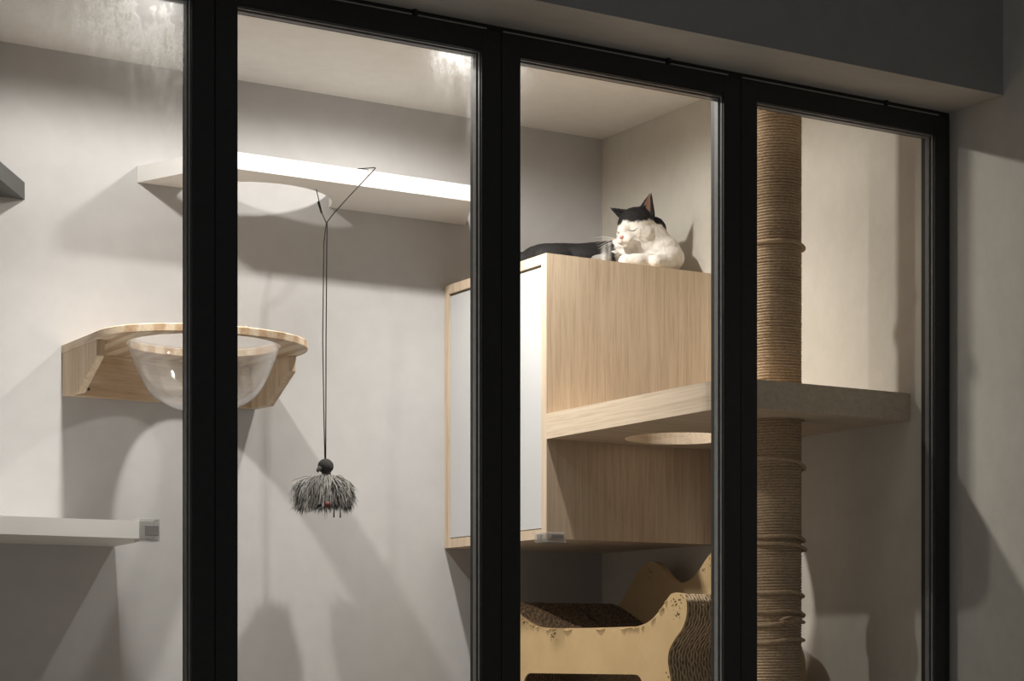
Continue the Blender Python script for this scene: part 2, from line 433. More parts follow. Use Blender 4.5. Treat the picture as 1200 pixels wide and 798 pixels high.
# ------------------------------------------------------------------ recessed lamps
LAMPS = [(1.42, .722), (2.11, .722)]
BEAMS = [[(21.5, 172, .30, 0), (78.0, 112, 1.0, 0)], [(24.5, 174, .28, 0), (60.0, 108, 1.0, 16)]]
for k, (x, y) in enumerate(LAMPS):
    t = thing('ceiling_light', ['round recessed ceiling lamp above the bowl perch', 'round recessed ceiling lamp near the right wall, towards the cat'][k], 'lamp', (x, y, ZC-.006), 'recessed ceiling lamps')
    bm = bmesh.new(); lathe(bm, [(.034, .006), (.034, .003), (.046, 0), (.050, .006)], (x, y, ZC-.006), 40); obj('trim_ring', bm, M['chrome'], t, True)
    bm = bmesh.new(); lathe(bm, [(0, .0055), (.033, .0055), (.033, .0045), (0, .0045)], (x, y, ZC-.006), 32); obj('lens', bm, M['lamp'], t)
    for (en, ang, bl, tilt) in BEAMS[k]:
        l = bpy.data.lights.new('lamp', 'SPOT'); l.energy = en; l.color = (1, .955, .895); l.spot_size = math.radians(ang); l.spot_blend = bl
        l.shadow_soft_size = .022
        lo = bpy.data.objects.new('lamp', l); COL.objects.link(lo); lo.parent = t; lo.location = (0, 0, -.004); lo.rotation_euler = (0, -math.radians(tilt), 0)

# ------------------------------------------------------------------ white shelf with half-round cut-out, upper
zt, zb = 2.2195, 2.182
arc = []
cx, cy, r = 1.895, 1.318, .188
a1 = math.asin((YB-.0005-cy)/r)
arc = [(cx+r*math.cos(a), cy+r*math.sin(a)) for a in [(-PI-a1) + (PI+2*a1)*i/40 for i in range(41)]]
outer = [(1.597, YB-.0005), (1.698, 1.052), (2.346, 1.052), (2.458, YB-.0005)] + arc[::-1]
bm = bmesh.new(); plate(bm, outer, [], zb, zt)
tag(obj('cat_shelf', bm, M['white_lam'], origin=(2.03, YB, zb)), 'white wall shelf with half-round cut-out, the cord of the toy looped over it', 'shelf')
# dark grey shelf at the left edge
bm = bmesh.new(); plate(bm, [(.62, YB-.0005), (.75, 1.09), (1.209, 1.09), (1.336, YB-.0005)], [], 2.111, 2.149)
tag(obj('cat_shelf', bm, M['grey_lam'], origin=(.98, YB, 2.111)), 'dark grey wall shelf with a slanted end at the left edge, highest on the left', 'shelf')
# white shelf low left
bm = bmesh.new(); plate(bm, [(.55, YB-.0005), (.55, .96), (1.513, .96), (1.541, YB-.0005)], [], 1.35, 1.387)
tag(obj('cat_shelf', bm, M['white_lam'], origin=(1.04, YB, 1.35)), 'white wall shelf below the bowl perch with a plastic guard on its corner', 'shelf')

def corner_guard(name, label, outer, z0, z1, wrap, padz, cx, cy):
    pass
# guard on the low shelf: a clear block cupped over the corner
sx, sy = 1.513, .96
t = thing('corner_guard', 'clear plastic corner guard on the end of the low white shelf', 'corner guard', (sx, sy, 1.345), 'clear corner guards')
def cup(bm, sx, sy, z0, z1, lx, ly, th, dirx, lip):
    # L of two walls outside the faces at x=sx (outward dirx) and y=sy (outward -y), plus top and bottom lips
    xo = sx+dirx*th
    xa, xb = sorted((sx-dirx*lx, xo))
    g = .0006
    box(bm, (xa, sy-th, z0-lip), (xb, sy-g, z1+lip), .0012)
    xa2, xb2 = sorted((sx+dirx*g, xo))
    box(bm, (xa2, sy-g, z0-lip), (xb2, sy+ly, z1+lip), .0012)
bm = bmesh.new(); cup(bm, 1.5135, sy, 1.35, 1.387, .034, .03, .009, 1, .0055)
box(bm, (1.48, sy+.0002, 1.3876), (1.5215, sy+.03, 1.3925), .001); box(bm, (1.48, sy+.0002, 1.3445), (1.5215, sy+.03, 1.3494), .001)
obj('plastic_cup', bm, M['guard'], t)
obj('adhesive_pad', bx((1.489, sy-.0125, 1.356), (1.519, sy-.0095, 1.378), .001), M['pad'], t)

# ------------------------------------------------------------------ bowl perch
BX, BZ = 1.655, 1.796
tb = .0175
def dboard():
    pts = [(1.419, YB-.0005)]
    a, b, yc, e = .236, .205, 1.05, 2.15
    for i in range(61):
        th = PI - PI*i/60
        c, s = math.cos(th), math.sin(th)
        pts.append((BX + a*math.copysign(abs(c)**(2/e), c), yc - b*abs(s)**(2/e)))
    pts.append((1.891, YB-.0005))
    return pts
t = thing('bowl_perch', 'pine cat perch with a clear acrylic bowl, mounted on the back wall', 'cat perch', (BX, YB, 1.65))
HB = (1.652, 1.025)
bm = bmesh.new(); plate(bm, dboard(), [circle(*HB, .166, 72)], BZ-tb, BZ, bevel=.0015); obj('top_board', bm, M['pine_top'], t)
b = obj('back_board', bx((1.4402, YB-.019, 1.683), (1.8698, YB-.0005, BZ-tb), .001), M['pine_back'], t)
for sx_ in (1.475, 1.835):
    bm = bmesh.new(); tube(bm, [(sx_, YB-.021, 1.70), (sx_, YB-.018, 1.70)], .0035, 12); obj('screw_cover', bm, M['screw'], b)
for xa in (1.4215, 1.8705):
    bm = bmesh.new()
    plate(bm, [(YB-.0005, BZ-tb), (YB-.0005, 1.683), (1.181, 1.680), (1.060, 1.744), (1.058, BZ-tb)], [], xa, xa+.018, 'x', .001)
    obj('bracket', bm, M['pine_side'], t)
bm = bmesh.new()
R, dep, prof_o, prof_i = .1645, .142, [], []
ctrl = [(0, 1), (.11, .997), (.22, .985), (.41, .935), (.56, .85), (.68, .75), (.77, .62), (.84, .47), (.90, .32), (.955, .16), (1, 0)]
for (q, h_) in smooth_poly([(c, d) for c, d in ctrl], 4):
    prof_o.append((max(0, R*q), -dep*h_)); prof_i.append((max(0, (R-.003)*q), -(dep-.003)*h_))
prof_o[0] = (0, -dep); prof_i[0] = (0, -(dep-.003))
prof = prof_o + [(R, .0195), (R+.012, .0195), (R+.012, .0225), (R-.003, .0225)] + prof_i[::-1]
lathe(bm, prof, (HB[0], HB[1], BZ-tb-.0015), 72)
obj('acrylic_bowl', bm, M['acrylic'], t, True)

# ------------------------------------------------------------------ wall cabinet
CX, CY, Z0, Z1 = 2.399, .809, 1.371, 2.023
t = thing('wall_cabinet', 'oak veneer wall cabinet with a flush white side door, the cat lying on it', 'cabinet', (2.635, 1.05, Z0))
bm = bmesh.new()
fr = .0225
outer = [(CY, Z0), (YB-.0005, Z0), (YB-.0005, Z1), (CY, Z1)]
inner = [(CY+fr, Z0+fr), (YB-fr, Z0+fr), (YB-fr, Z1-fr), (CY+fr, Z1-fr)]
plate(bm, outer, [inner], CX, CX+.03, 'x')
box(bm, (CX+.03, CY, Z0), (XW-.0005, YB-.0005, Z1))
obj('cabinet_body', bm, M['oak_v'], t)
obj('door', bx((CX+.002, CY+fr+.003, Z0+fr+.002), (CX+.022, YB-fr-.003, Z1-fr-.006), .0008), M['white_door'], t)
# guard on its lower front corner
t = thing('corner_guard', 'clear plastic corner guard under the lower corner of the oak cabinet', 'corner guard', (CX, CY, Z0-.009), 'clear corner guards')
bm = bmesh.new()
box(bm, (CX-.007, CY-.0065, Z0-.008), (CX-.0006, CY+.042, Z0+.014), .0015)
box(bm, (CX-.0006, CY-.007, Z0-.008), (CX+.050, CY-.0006, Z0+.014), .0015)
box(bm, (CX-.0006, CY-.0006, Z0-.008), (CX+.050, CY+.042, Z0-.0007), .001)
obj('plastic_cup', bm, M['guard'], t)
obj('adhesive_pad', bx((CX+.006, CY-.0095, Z0+.001), (CX+.04, CY-.0072, Z0+.010), .0008), M['pad'], t)
obj('adhesive_pad', bx((CX-.0095, CY+.008, Z0+.001), (CX-.0072, CY+.028, Z0+.010), .0008), M['pad'], t)

# ------------------------------------------------------------------ oak platform with hole, right of / in front of the cabinet
PX, PY = 2.628, .27
PR = .0572
rc = .095
pts = [(CX, CY-.001)]
pts += [(CX+rc-rc*math.cos(a), .121+rc-rc*math.sin(a)) for a in [PI/2*i/12 for i in range(13)]]
pts += [(XW-.0005, .121), (XW-.0005, CY-.001)]
t = thing('cat_platform', 'pale oak platform with round hole between cabinet and right wall, pierced by the rope post', 'shelf', (2.635, .46, 1.598))
bm = bmesh.new(); plate(bm, pts, [circle(2.652, .645, .123, 64), circle(PX, PY, PR+.006, 40)], 1.598, 1.656); obj('board', bm, M['oak_h'], t)
# edge band on the left and front edges, grain running along the edge
bm = bmesh.new()
inn = [p for p in pts[1:-1]]
E2 = 1.2e-3
band_in = [(p[0], p[1]) for p in pts[:-1]]
outl = []
for i, p in enumerate(band_in):
    a = Vector(band_in[max(i-1, 0)]); b_ = Vector(band_in[min(i+1, len(band_in)-1)]); d = (b_-a).normalized()
    nrm = Vector((d.y, -d.x))
    outl.append((p[0]+nrm.x*-E2 if False else p[0]-abs(nrm.x)*E2, p[1]-abs(nrm.y)*E2))
outl[-1] = (XW-.0005, outl[-1][1])
plate(bm, band_in[::-1]+outl, [], 1.598, 1.656); obj('edge_band', bm, M['oak_d'], t)

# ------------------------------------------------------------------ sisal scratching post
t = thing('scratching_post', 'floor-to-ceiling scratching post wound with brown sisal rope', 'scratching post', (PX, PY, ZF))
bm = bmesh.new(); tube(bm, [(PX, PY, ZF), (PX, PY, ZC-.0005)], PR-.008, 32); obj('post_core', bm, M['core'], t, False)
bm = bmesh.new()
pitch, rr = .0061, .0034
turns = int((ZC-ZF-.012)/pitch); nn = 28
pts = []
for i in range(turns*nn+1):
    a = 2*PI*i/nn
    k = i/nn
    j = .0007*noise.noise(Vector((math.cos(a)*1.5, math.sin(a)*1.5, k*.9)))
    pts.append((PX+(PR-rr+j)*math.cos(a), PY+(PR-rr+j)*math.sin(a), ZF+.006+pitch*k+.0012*noise.noise(Vector((k*.37, math.cos(a), 5.1)))))
tube(bm, pts, rr, 6); rope = obj('rope_winding', bm, M['rope'], t, True)
def loose(z, tilt, ph, n=1.0, extra=.004, slack=.0):
    bm = bmesh.new(); p = []
    for i in range(int(48*n)+1):
        a = ph+2*PI*i/48
        q = PR+extra+slack*max(0, math.cos(a+.2))**4
        p.append((PX+q*math.cos(a), PY+q*math.sin(a), z+tilt*math.cos(a)+.002*math.sin(3*a)))
    tube(bm, p, .0040, 8); obj('loose_rope', bm, M['rope'], t, True)
for args in ((1.508, -.010, .4, 1.6, .003, .004), (1.350, -.004, 2.0, 1.4, .003, .003), (1.333, -.006, 1.0, 1.2, .0035, .006), (1.233, -.004, .3, 1.2, .002, .001),
             (1.193, -.004, 1.3, 1.5, .003, .002), (1.135, .003, 2.2, 1.3, .002, .002), (1.172, .004, .9, 1.1, .0025, .001), (1.965, -.003, .7, 1.1, .0015, .004)): loose(*args)
# frayed knot
bm = bmesh.new()
fx, fy = PX-.5*PR, PY-.86*PR
for k in range(26):
    p0 = Vector((PX-.010+random.uniform(-.028, .0), PY-PR-.004, 1.178+random.uniform(-.004, .004)))
    p1 = p0+Vector((random.uniform(.02, .045), random.uniform(-.010, .0), random.uniform(-.014, .008)))
    tube(bm, [p0, (p0+p1)/2+Vector((0, -.004, random.uniform(-.004, .004))), p1], [.0022, .0018, .0006], 5)
obj('frayed_knot', bm, M['rope'], t, True)

# ------------------------------------------------------------------ cardboard scratcher
t = thing('cardboard_scratcher', 'tan cardboard cat scratcher lounge with corrugated seat, standing under the oak cabinet', 'cat scratcher', (2.62, .75, ZF))
X1, X2 = 2.4545, 2.792
front = smooth_poly([(.42, ZF+.001), (.415, .93), (.402, 1.03), (.408, 1.068), (.413, 1.092), (.408, 1.115), (.388, 1.138), (.360, 1.162), (.346, 1.190), (.347, 1.218), (.362, 1.2345)], 5)
seat = smooth_poly([(.385, 1.2365), (.405, 1.232), (.437, 1.205), (.475, 1.180), (.52, 1.168), (.565, 1.1665), (.72, 1.166), (.88, 1.168), (.94, 1.174), (.99, 1.190), (1.04, 1.212), (1.09, 1.230), (1.13, 1.237), (1.165, 1.230)], 5)
back = smooth_poly([(1.175, 1.21), (1.165, 1.17), (1.135, 1.12), (1.15, 1.05), (1.16, .95), (1.16, ZF+.001)], 5)
P1 = front+seat+back
def rrect(y0, y1, z0, z1, r, n=6):
    o = []
    for (cy_, cz_, a0) in ((y1-r, z0+r, -PI/2), (y1-r, z1-r, 0), (y0+r, z1-r, PI/2), (y0+r, z0+r, PI)):
        o += [(cy_+r*math.cos(a0+PI/2*i/n), cz_+r*math.sin(a0+PI/2*i/n)) for i in range(n+1)]
    return o
slot = rrect(.505, 1.0, .90, 1.062, .03)
pm = bmesh.new(); plate(pm, P1, [slot], X1, X1+.004, 'x')
# scratch marks along the chewed rim: small dark flecks lying on the panel face, parts of the panel
def pip(P, q):
    ins = False; j = len(P)-1
    for i in range(len(P)):
        if (P[i][1] > q[1]) != (P[j][1] > q[1]) and q[0] < (P[j][0]-P[i][0])*(q[1]-P[i][1])/(P[j][1]-P[i][1])+P[i][0]: ins = not ins
        j = i
    return ins
bm = pm
def fleck(y, z, s):
    n = 7
    a0 = random.uniform(0, 6)
    v = [bm.verts.new((X1-.0006, y+s*random.uniform(.4, 1.2)*math.cos(a0+2*PI*k/n), z+s*random.uniform(.4, 1.0)*math.sin(a0+2*PI*k/n))) for k in range(n)]
    c = [bm.verts.new((X1-.0001, q.co.y, q.co.z)) for q in v]
    bm.faces.new(v).material_index = 1
    for k in range(n): bm.faces.new((v[k], v[(k+1) % n], c[(k+1) % n], c[k])).material_index = 1
for (cy_, cz_, n, sp_) in ((.385, 1.212, 16, .014), (.375, 1.192, 10, .010), (.86, 1.152, 8, .010), (.875, 1.146, 5, .006), (1.0, 1.176, 4, .012), (.43, 1.195, 5, .012), (.41, 1.06, 4, .006), (.365, 1.228, 8, .010)):
    for k in range(n):
        q = (random.gauss(cy_, sp_*.6), random.gauss(cz_, sp_*.6))
        s = random.uniform(.0008, .0028)
        if pip(P1, (q[0]-s*1.3, q[1])) and pip(P1, (q[0]+s*1.3, q[1]+s*1.3)) and pip(P1, (q[0], q[1]-s)): fleck(*q, s)
# ragged lifted paper along the seat rim
for i in range(6, len(seat)-12):
    if random.random() < .62:
        y, z = seat[i]; y2, z2 = seat[i+1]
        d = random.uniform(.002, .006)
        tube(bm, [(X1-.001, y, z-d*.6), (X1-.0025, (y+y2)/2, (z+z2)/2-d), (X1-.001, y2, z2-d*random.uniform(.3, .9))], [.0009, .0014, .0007], 5)
bm.faces.ensure_lookup_table()
sp = obj('side_panel', bm, M['card'], t); sp.data.materials.append(M['scuff'])
# corrugated body: glued sheets, each a little proud or shy of its neighbour; wavy flute edge
def offset_loop(L, d):
    o = []
    n = len(L)
    for i in range(n):
        a = Vector(L[(i-1) % n]); b_ = Vector(L[(i+1) % n]); tt = (b_-a).normalized()
        nn_ = Vector((-tt.y, tt.x))
        p = Vector(L[i]) + nn_*d
        o.append((p.x, p.y))
    return o
def corrugated(prof, xs0, xs1, nl, L0, caps):
    area = sum(prof[i][0]*prof[(i+1) % len(prof)][1]-prof[(i+1) % len(prof)][0]*prof[i][1] for i in range(len(prof)))
    sg = 1 if area > 0 else -1
    fine = []
    for i in range(len(prof)):
        a = Vector(prof[i]); b_ = Vector(prof[(i+1) % len(prof)]); k = max(1, int((b_-a).length/.004))
        for j in range(k): q = a.lerp(b_, j/k); fine.append((q.x, q.y))
    n = len(fine); nrm = []
    for i in range(n):
        a = Vector(fine[i-2]); b_ = Vector(fine[(i+2) % n]); tt = (b_-a).normalized(); nrm.append(Vector((tt.y, -tt.x))*sg)   # outward
    tmp = bmesh.new(); rings = []; sw = (xs1-xs0)/nl
    for L in range(nl):
        ph = random.uniform(0, 6.28)
        for part in range(4):
            x = xs0+sw*(L+(0, .50, .56, .94)[part])
            ring = []
            for i, (y, z) in enumerate(fine):
                wv = .0016*noise.noise(Vector((i*.16, (L+L0)*1.9, 0)))
                d = (.0022 if part < 2 else .0052)+wv
                q = Vector((y, z))-nrm[i]*max(.0004, d)
                xx = min(xs1, max(xs0, x+.0015*math.sin(i*1.55+ph)+.0016*noise.noise(Vector((i*.45, L*3.1, 4)))))
                ring.append(tmp.verts.new((xx, q.x, max(ZF+.001, q.y))))
            rings.append(ring)
    for k, (a, b_) in enumerate(zip(rings, rings[1:])):
        for i in range(n):
            fc = tmp.faces.new((a[i], a[(i+1) % n], b_[(i+1) % n], b_[i]))
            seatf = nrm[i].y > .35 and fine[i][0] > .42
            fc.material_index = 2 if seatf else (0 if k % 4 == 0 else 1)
    for c in caps: tmp.faces.new(rings[c]).material_index = 1
    bmesh.ops.recalc_face_normals(tmp, faces=tmp.faces[:])
    return tmp
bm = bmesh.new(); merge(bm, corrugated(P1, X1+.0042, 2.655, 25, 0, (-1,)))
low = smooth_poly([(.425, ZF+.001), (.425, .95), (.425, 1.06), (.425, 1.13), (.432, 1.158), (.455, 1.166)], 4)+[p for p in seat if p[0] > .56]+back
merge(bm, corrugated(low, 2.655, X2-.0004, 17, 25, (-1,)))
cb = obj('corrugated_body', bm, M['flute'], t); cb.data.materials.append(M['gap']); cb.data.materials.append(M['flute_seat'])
# taller back panel
P2 = smooth_poly([(.40, ZF+.001), (.395, .95), (.385, 1.06), (.392, 1.11), (.42, 1.145), (.46, 1.165), (.505, 1.20), (.555, 1.27), (.60, 1.33), (.645, 1.356), (.692, 1.352), (.727, 1.332), (.755, 1.307), (.785, 1.287), (.82, 1.278), (.848, 1.279), (.875, 1.292), (.905, 1.315), (.935, 1.331), (.965, 1.333), (1.0, 1.318), (1.045, 1.275), (1.08, 1.24), (1.12, 1.22), (1.16, 1.18), (1.16, 1.05), (1.16, ZF+.001)], 5)
bm = bmesh.new(); plate(bm, P2, [], X2, X2+.016, 'x')
X1s = X1; X1 = X2
for (cy_, cz_, n_, sp_) in ((.955, 1.305, 8, .012), (.71, 1.325, 7, .012), (.74, 1.305, 5, .01)):
    for k in range(n_):
        q = (random.gauss(cy_, sp_*.6), random.gauss(cz_, sp_*.6)); s = random.uniform(.001, .0026)
        if pip(P2, (q[0]-s*1.3, q[1]+s*1.3)) and pip(P2, (q[0]+s*1.3, q[1]+s*1.3)): fleck(*q, s)
o = obj('back_panel', bm, M['card'], t); o.data.materials.append(M['scuff'])
X1 = X1s

# ------------------------------------------------------------------ hanging toy
KX, KY = 1.979, 1.10
t = thing('cat_toy', 'grey fur cat toy hanging on a black double cord from the white shelf', 'cat toy', (KX, KY, 1.43))
zb_ = 1.556
bm = bmesh.new()
knot = Vector((KX, 1.090, 2.096))
tube(bm, [knot, (1.975, 1.095, 2.05), (1.9745, 1.1, 1.83), (1.9775, 1.1, 1.66), (KX+.001, KY, zb_)], .0013, 6)
tube(bm, [knot+Vector((.002, 0, 0)), (1.9825, 1.095, 2.05), (1.983, 1.1, 1.83), (1.9825, 1.1, 1.66), (KX+.004, KY+.002, zb_)], .0013, 6)
tube(bm, [knot, (1.990, 1.073, 2.117), (2.018, 1.0490, 2.155), (2.051, 1.0485, 2.191), (2.084, 1.0485, 2.2265), (2.0845, 1.051, 2.2285), (2.066, 1.10, 2.234), (2.052, 1.125, 2.2240), (2.035, 1.16, 2.2225)], .0012, 6)
tube(bm, [knot, (1.979, 1.118, 2.128), (1.977, 1.128, 2.160), (1.975, 1.135, 2.182), (1.985, 1.142, 2.2215)], .0011, 6)
tube(bm, [(2.066, 1.10, 2.234), (2.0655, 1.050, 2.2215), (2.0655, 1.0495, 2.206)], .0006, 5)
cord = obj('cord', bm, M['string'], t, True)
bm = bmesh.new(); tube(bm, [(1.9795, 1.116, 2.124), (1.977, 1.128, 2.152)], [.0022, .003], 8); obj('cord_lock', bm, M['string'], cord)
bm = bmesh.new()
ellipsoid(bm, (KX+.003, KY, 1.539), (.0185, .0185, .0175))
tube(bm, [(KX-.014, KY-.006, 1.535), (KX-.021, KY-.008, 1.527), (KX-.0195, KY-.008, 1.5235)], [.006, .004, .002], 8)
obj('bead', bm, M['bead_ball'], t, True)
bm = bmesh.new()
tube(bm, [(KX+.004, KY, 1.524), (KX+.005, KY-.002, 1.516), (KX+.005, KY-.002, 1.512)], [.011, .010, .011], 10)
tube(bm, [(KX+.002, KY-.013, 1.512), (KX+.007, KY-.020, 1.497), (KX+.013, KY-.022, 1.477)], [.006, .008, .006], 8)
tube(bm, [(KX+.004, KY-.006, 1.514), (KX+.003, KY-.012, 1.508)], .006, 8)
obj('leather_strap', bm, M['leather'], t, True)
for dx in (.003, .019):
    bm = bmesh.new(); tube(bm, [(KX+dx+.003, KY-.046, 1.452), (KX+dx, KY-.044, 1.435), (KX+dx, KY-.043, 1.4185)], [.0016, .0013, .002], 6); obj('cord_tail', bm, M['string'], t, True)
bm = bmesh.new(); ellipsoid(bm, (KX-.016, KY-.052, 1.447), (.0085, .006, .008), None, 2); obj('charm', bm, M['red'], t, True)
bm = bmesh.new(); cols = []
Rv = Vector((.8554, -.518, 0)); Fv = Vector((.518, .8554, 0))
CT = Vector((KX+.002, KY, 1.512))
for k in range(3600):
    ph = random.uniform(0, 2*PI)
    cs = math.cos(ph)*Rv - math.sin(ph)*Fv*.85          # around the bead, in plan
    el = random.random()                                  # 0 = top layer, 1 = under layer
    reach = (.056+.016*random.random())*(1-.25*el) * (1.08 if cs.dot(Rv) < 0 else .95)
    root = CT + cs*random.uniform(.002, .010) + Vector((0, 0, -.030*el))
    drop = .012+.050*random.random()+.012*el
    lift = .010*(1-el)*random.random()
    p1 = root+cs*reach*.45+Vector((0, 0, lift-.10*drop))
    p2 = root+cs*reach*.85+Vector((0, 0, -.45*drop))
    p3 = root+cs*reach*(.93+.12*random.random())+Vector((random.gauss(0, .003), random.gauss(0, .003), -drop))
    p3.z = max(p3.z, 1.440+.016*noise.noise(Vector((math.cos(ph)*1.7, math.sin(ph)*1.7, 3.3)))+random.gauss(0, .006))
    n0 = len(bm.verts)
    tube(bm, [root, p1, p2, p3], [.0007, .0010, .0009, .0002], 3, cap=False)
    clump = noise.noise(Vector((math.cos(ph)*2.6, math.sin(ph)*2.6, el*1.8)))
    v0 = max(.02, min(.6, .17+.50*clump+random.uniform(-.09, .09)))
    for q in range(4):
        v = min(.7, v0*(.75, .95, 1.15, 1.4)[q])
        cols += [(v, v*.965, v*.91)]*3
o = obj('fur_tuft', bm, M['fur'], t, True)
ca = o.data.color_attributes.new('Col', 'FLOAT_COLOR', 'POINT')
for i, c in enumerate(cols): ca.data[i].color = (*c, 1)

# ------------------------------------------------------------------ cat
HC = Vector((2.708, .90, 2.132))          # head centre
f = Vector((-.905, -.345, -.32)).normalized()  # gaze
up0 = Vector((0, 0, 1)); s = f.cross(up0).normalized() # s: the cat's right
s = -s if s.x < 0 else s                  # towards the near ear
u = s.cross(f); u = u if u.z > 0 else -u
u.normalize()
HR = Matrix((s, f, u)).transposed()       # local (side, forward, up) -> world
def H(a, b, c): return HC + s*a + f*b + u*c
bm = bmesh.new()
def E(c, r, rot=None): ellipsoid(bm, c, r, rot, 3)
E(H(0, -.006, .008), (.044, .047, .041), HR)        # skull
E(H(0, .012, -.010), (.043, .036, .031), HR)        # cheeks
E(H(.024, .004, -.018), (.027, .027, .025), HR); E(H(-.024, .004, -.018), (.026, .027, .025), HR)
E(H(0, .040, -.016), (.021, .026, .019), HR)        # muzzle
E(H(.010, .050, -.021), (.0125, .015, .012), HR); E(H(-.010, .050, -.021), (.0125, .015, .012), HR)
E(H(0, .040, -.034), (.013, .018, .011), HR)        # chin
E(H(0, .038, .002), (.014, .024, .013), HR)         # bridge of the nose
def limb(pts):
    tmp = bmesh.new(); 
    for (p, q) in zip(pts, pts[1:]):
        for k in range(9):
            w = k/9; c = Vector(p[0]).lerp(Vector(q[0]), w); r = p[1]*(1-w)+q[1]*w
            ellipsoid(tmp, c, (r, r, r), None, 2)
    ellipsoid(tmp, pts[-1][0], (pts[-1][1],)*3, None, 2)
    merge(bm, tmp)
top = Z1+.0006
# neck, chest, trunk, haunches (lying on the cabinet, spine running left and back)
limb([((2.722, .905, 2.122), .048), ((2.752, .908, 2.095), .058), ((2.768, .912, 2.078), .0545)])
E((2.760, .908, 2.133), (.035, .042, .034))
E((2.772, .905, top+.051), (.060, .068, .052))
E((2.778, .900, top+.040), (.057, .072, .040))
limb([((2.745, .925, top+.058), .054), ((2.69, .965, top+.045), .044), ((2.62, 1.005, top+.041), .040), ((2.56, 1.025, top+.040), .039), ((2.515, 1.035, top+.034), .033)])
E((2.63, 1.01, top+.038), (.085, .075, .038)); E((2.55, 1.035, top+.038), (.075, .070, .038))
E((2.53, .985, top+.030), (.058, .035, .030)); E((2.49, 1.05, top+.026), (.060, .050, .026))
limb([((2.455, 1.08, top+.030), .022), ((2.438, 1.13, top+.020), .016), ((2.47, 1.185, top+.014), .0135), ((2.55, 1.20, top+.0125), .012), ((2.64, 1.195, top+.0115), .011)])  # tail
# tucked fore paws
limb([((2.77, .885, top+.030), .030), ((2.735, .862, top+.022), .021), ((2.685, .858, top+.019), .0185), ((2.655, .866, top+.017), .0165)])
limb([((2.79, .90, top+.032), .034), ((2.765, .848, top+.022), .021), ((2.725, .838, top+.019), .0175)])
limb([((2.66, .93, top+.030), .027), ((2.625, .90, top+.020), .019), ((2.60, .905, top+.017), .0165)])
# ears: cupped triangles
def ear(base_in, base_out, tip, thick=.007):
    a, b_, c = Vector(base_in), Vector(base_out), Vector(tip)
    mid = (a+b_)/2
    tmp = bmesh.new(); back = -f*.016 + u*(-.004)
    k = 12
    for i in range(k+1):
        w = i/k
        L = a.lerp(c, w); Rr = b_.lerp(c, w)
        m_ = (L+Rr)/2+back*(1-w)
        nseg = max(2, int(10*(1-w))+2)
        for j in range(nseg+1):
            q = j/nseg
            p = (1-q)**2*L+2*q*(1-q)*m_+q*q*Rr
            p = p + (mid-c).cross(a-b_).normalized()*0
            rad = thick*(1-w)*.55+.0026
            ellipsoid(tmp, p, (rad, rad, rad), None, 1)
    merge(bm, tmp)
N1, N2, NT = H(.015, -.010, .039), H(.045, -.018, .021), H(.047, -.024, .077)
F1, F2, FT = H(-.012, -.010, .038), H(-.042, -.014, .027), H(-.070, -.012, .056)
ear(N1, N2, NT); ear(F1, F2, FT)
me = bpy.data.meshes.new('t'); bm.to_mesh(me); bm.free()
tmpo = bpy.data.objects.new('t', me); COL.objects.link(tmpo)
rm = tmpo.modifiers.new('r', 'REMESH'); rm.mode = 'VOXEL'; rm.voxel_size = .0026
sm = tmpo.modifiers.new('s', 'SMOOTH'); sm.factor = .5; sm.iterations = 10
dg = bpy.context.evaluated_depsgraph_get(); dg.update()
me2 = bpy.data.meshes.new_from_object(tmpo.evaluated_get(dg))
bpy.data.objects.remove(tmpo, do_unlink=True)
bm = bmesh.new(); bm.from_mesh(me2); bpy.data.meshes.remove(me2)
bm.normal_update()
hi = HR.transposed()
colr = []
BL, WH = (.016, .015, .0155), (.80, .76, .70)
def mixv(a, b_, w): w = max(0, min(1, w)); return tuple(a[i]*(1-w)+b_[i]*w for i in range(3))
def sst(e0, e1, x):
    w = max(0, min(1, (x-e0)/(e1-e0))); return w*w*(3-2*w)
for v in bm.verts:
    p = v.co.copy()
    l = hi @ (p-HC)
    jag = .005*noise.noise(p*90)+.003*noise.noise(p*230)
    # black cap: above a line that peaks between the brows (white blaze) and runs back under the ears down the nape
    line = .014 + .010*math.exp(-(l.x/.016)**2) - .85*max(0, -l.y-.016) - .05*abs(l.x)
    capw = sst(-.003, .003, l.z-line+jag)
    headmask = sst(.100, .082, l.length)
    cap = capw*headmask
    # trunk: black behind the shoulder, with a white streak behind the chest
    along = (.83*p.x-.56*p.y)-1.698
    trunk = sst(.006, -.006, along+jag*1.6)
    inhead = l.length < .064 or (abs(l.x) < .032 and l.y > 0 and l.length < .09 and l.z > -.048)
    nape = sst(.955, .975, p.y+jag*2)*sst(2.80, 2.78, p.x)
    na, nb = Vector((2.771, .905, 2.1792)), Vector((2.806, .905, 2.140))
    q2 = Vector((p.x, .905, p.z)); tt_ = max(0, min(1, (q2-na).dot(nb-na)/(nb-na).length_squared))
    nape2 = sst(.0190, .0130, (q2-(na+(nb-na)*tt_)).length+jag)
    bk = max(nape2, cap, 0 if inhead else trunk, nape if l.length > .05 else 0)
    streak = math.exp(-((along+.030)/.006)**2)*sst(.96, .94, p.y)*.75 + math.exp(-((along+.016)/.004)**2)*.5
    if l.length > .07: bk *= 1-min(.9, streak)*(.6+.4*noise.noise(p*200))
    paw2 = math.exp(-((p.x-2.60)/.018)**2)*sst(.925, .91, p.y)*.8
    bk *= 1-paw2*.4
    c = mixv(WH, BL, bk)
    colr.append(c)
    # fur relief
    v.co = p + v.normal*(.0006*noise.noise(p*140)+.0006*noise.noise(p*330))
cat = obj('cat', bm, M['cat'], None, True, origin=(2.66, .95, Z1))
tag(cat, 'black and white cat dozing on top of the oak cabinet, eyes closed', 'cat')
ca = cat.data.color_attributes.new('Col', 'FLOAT_COLOR', 'POINT')
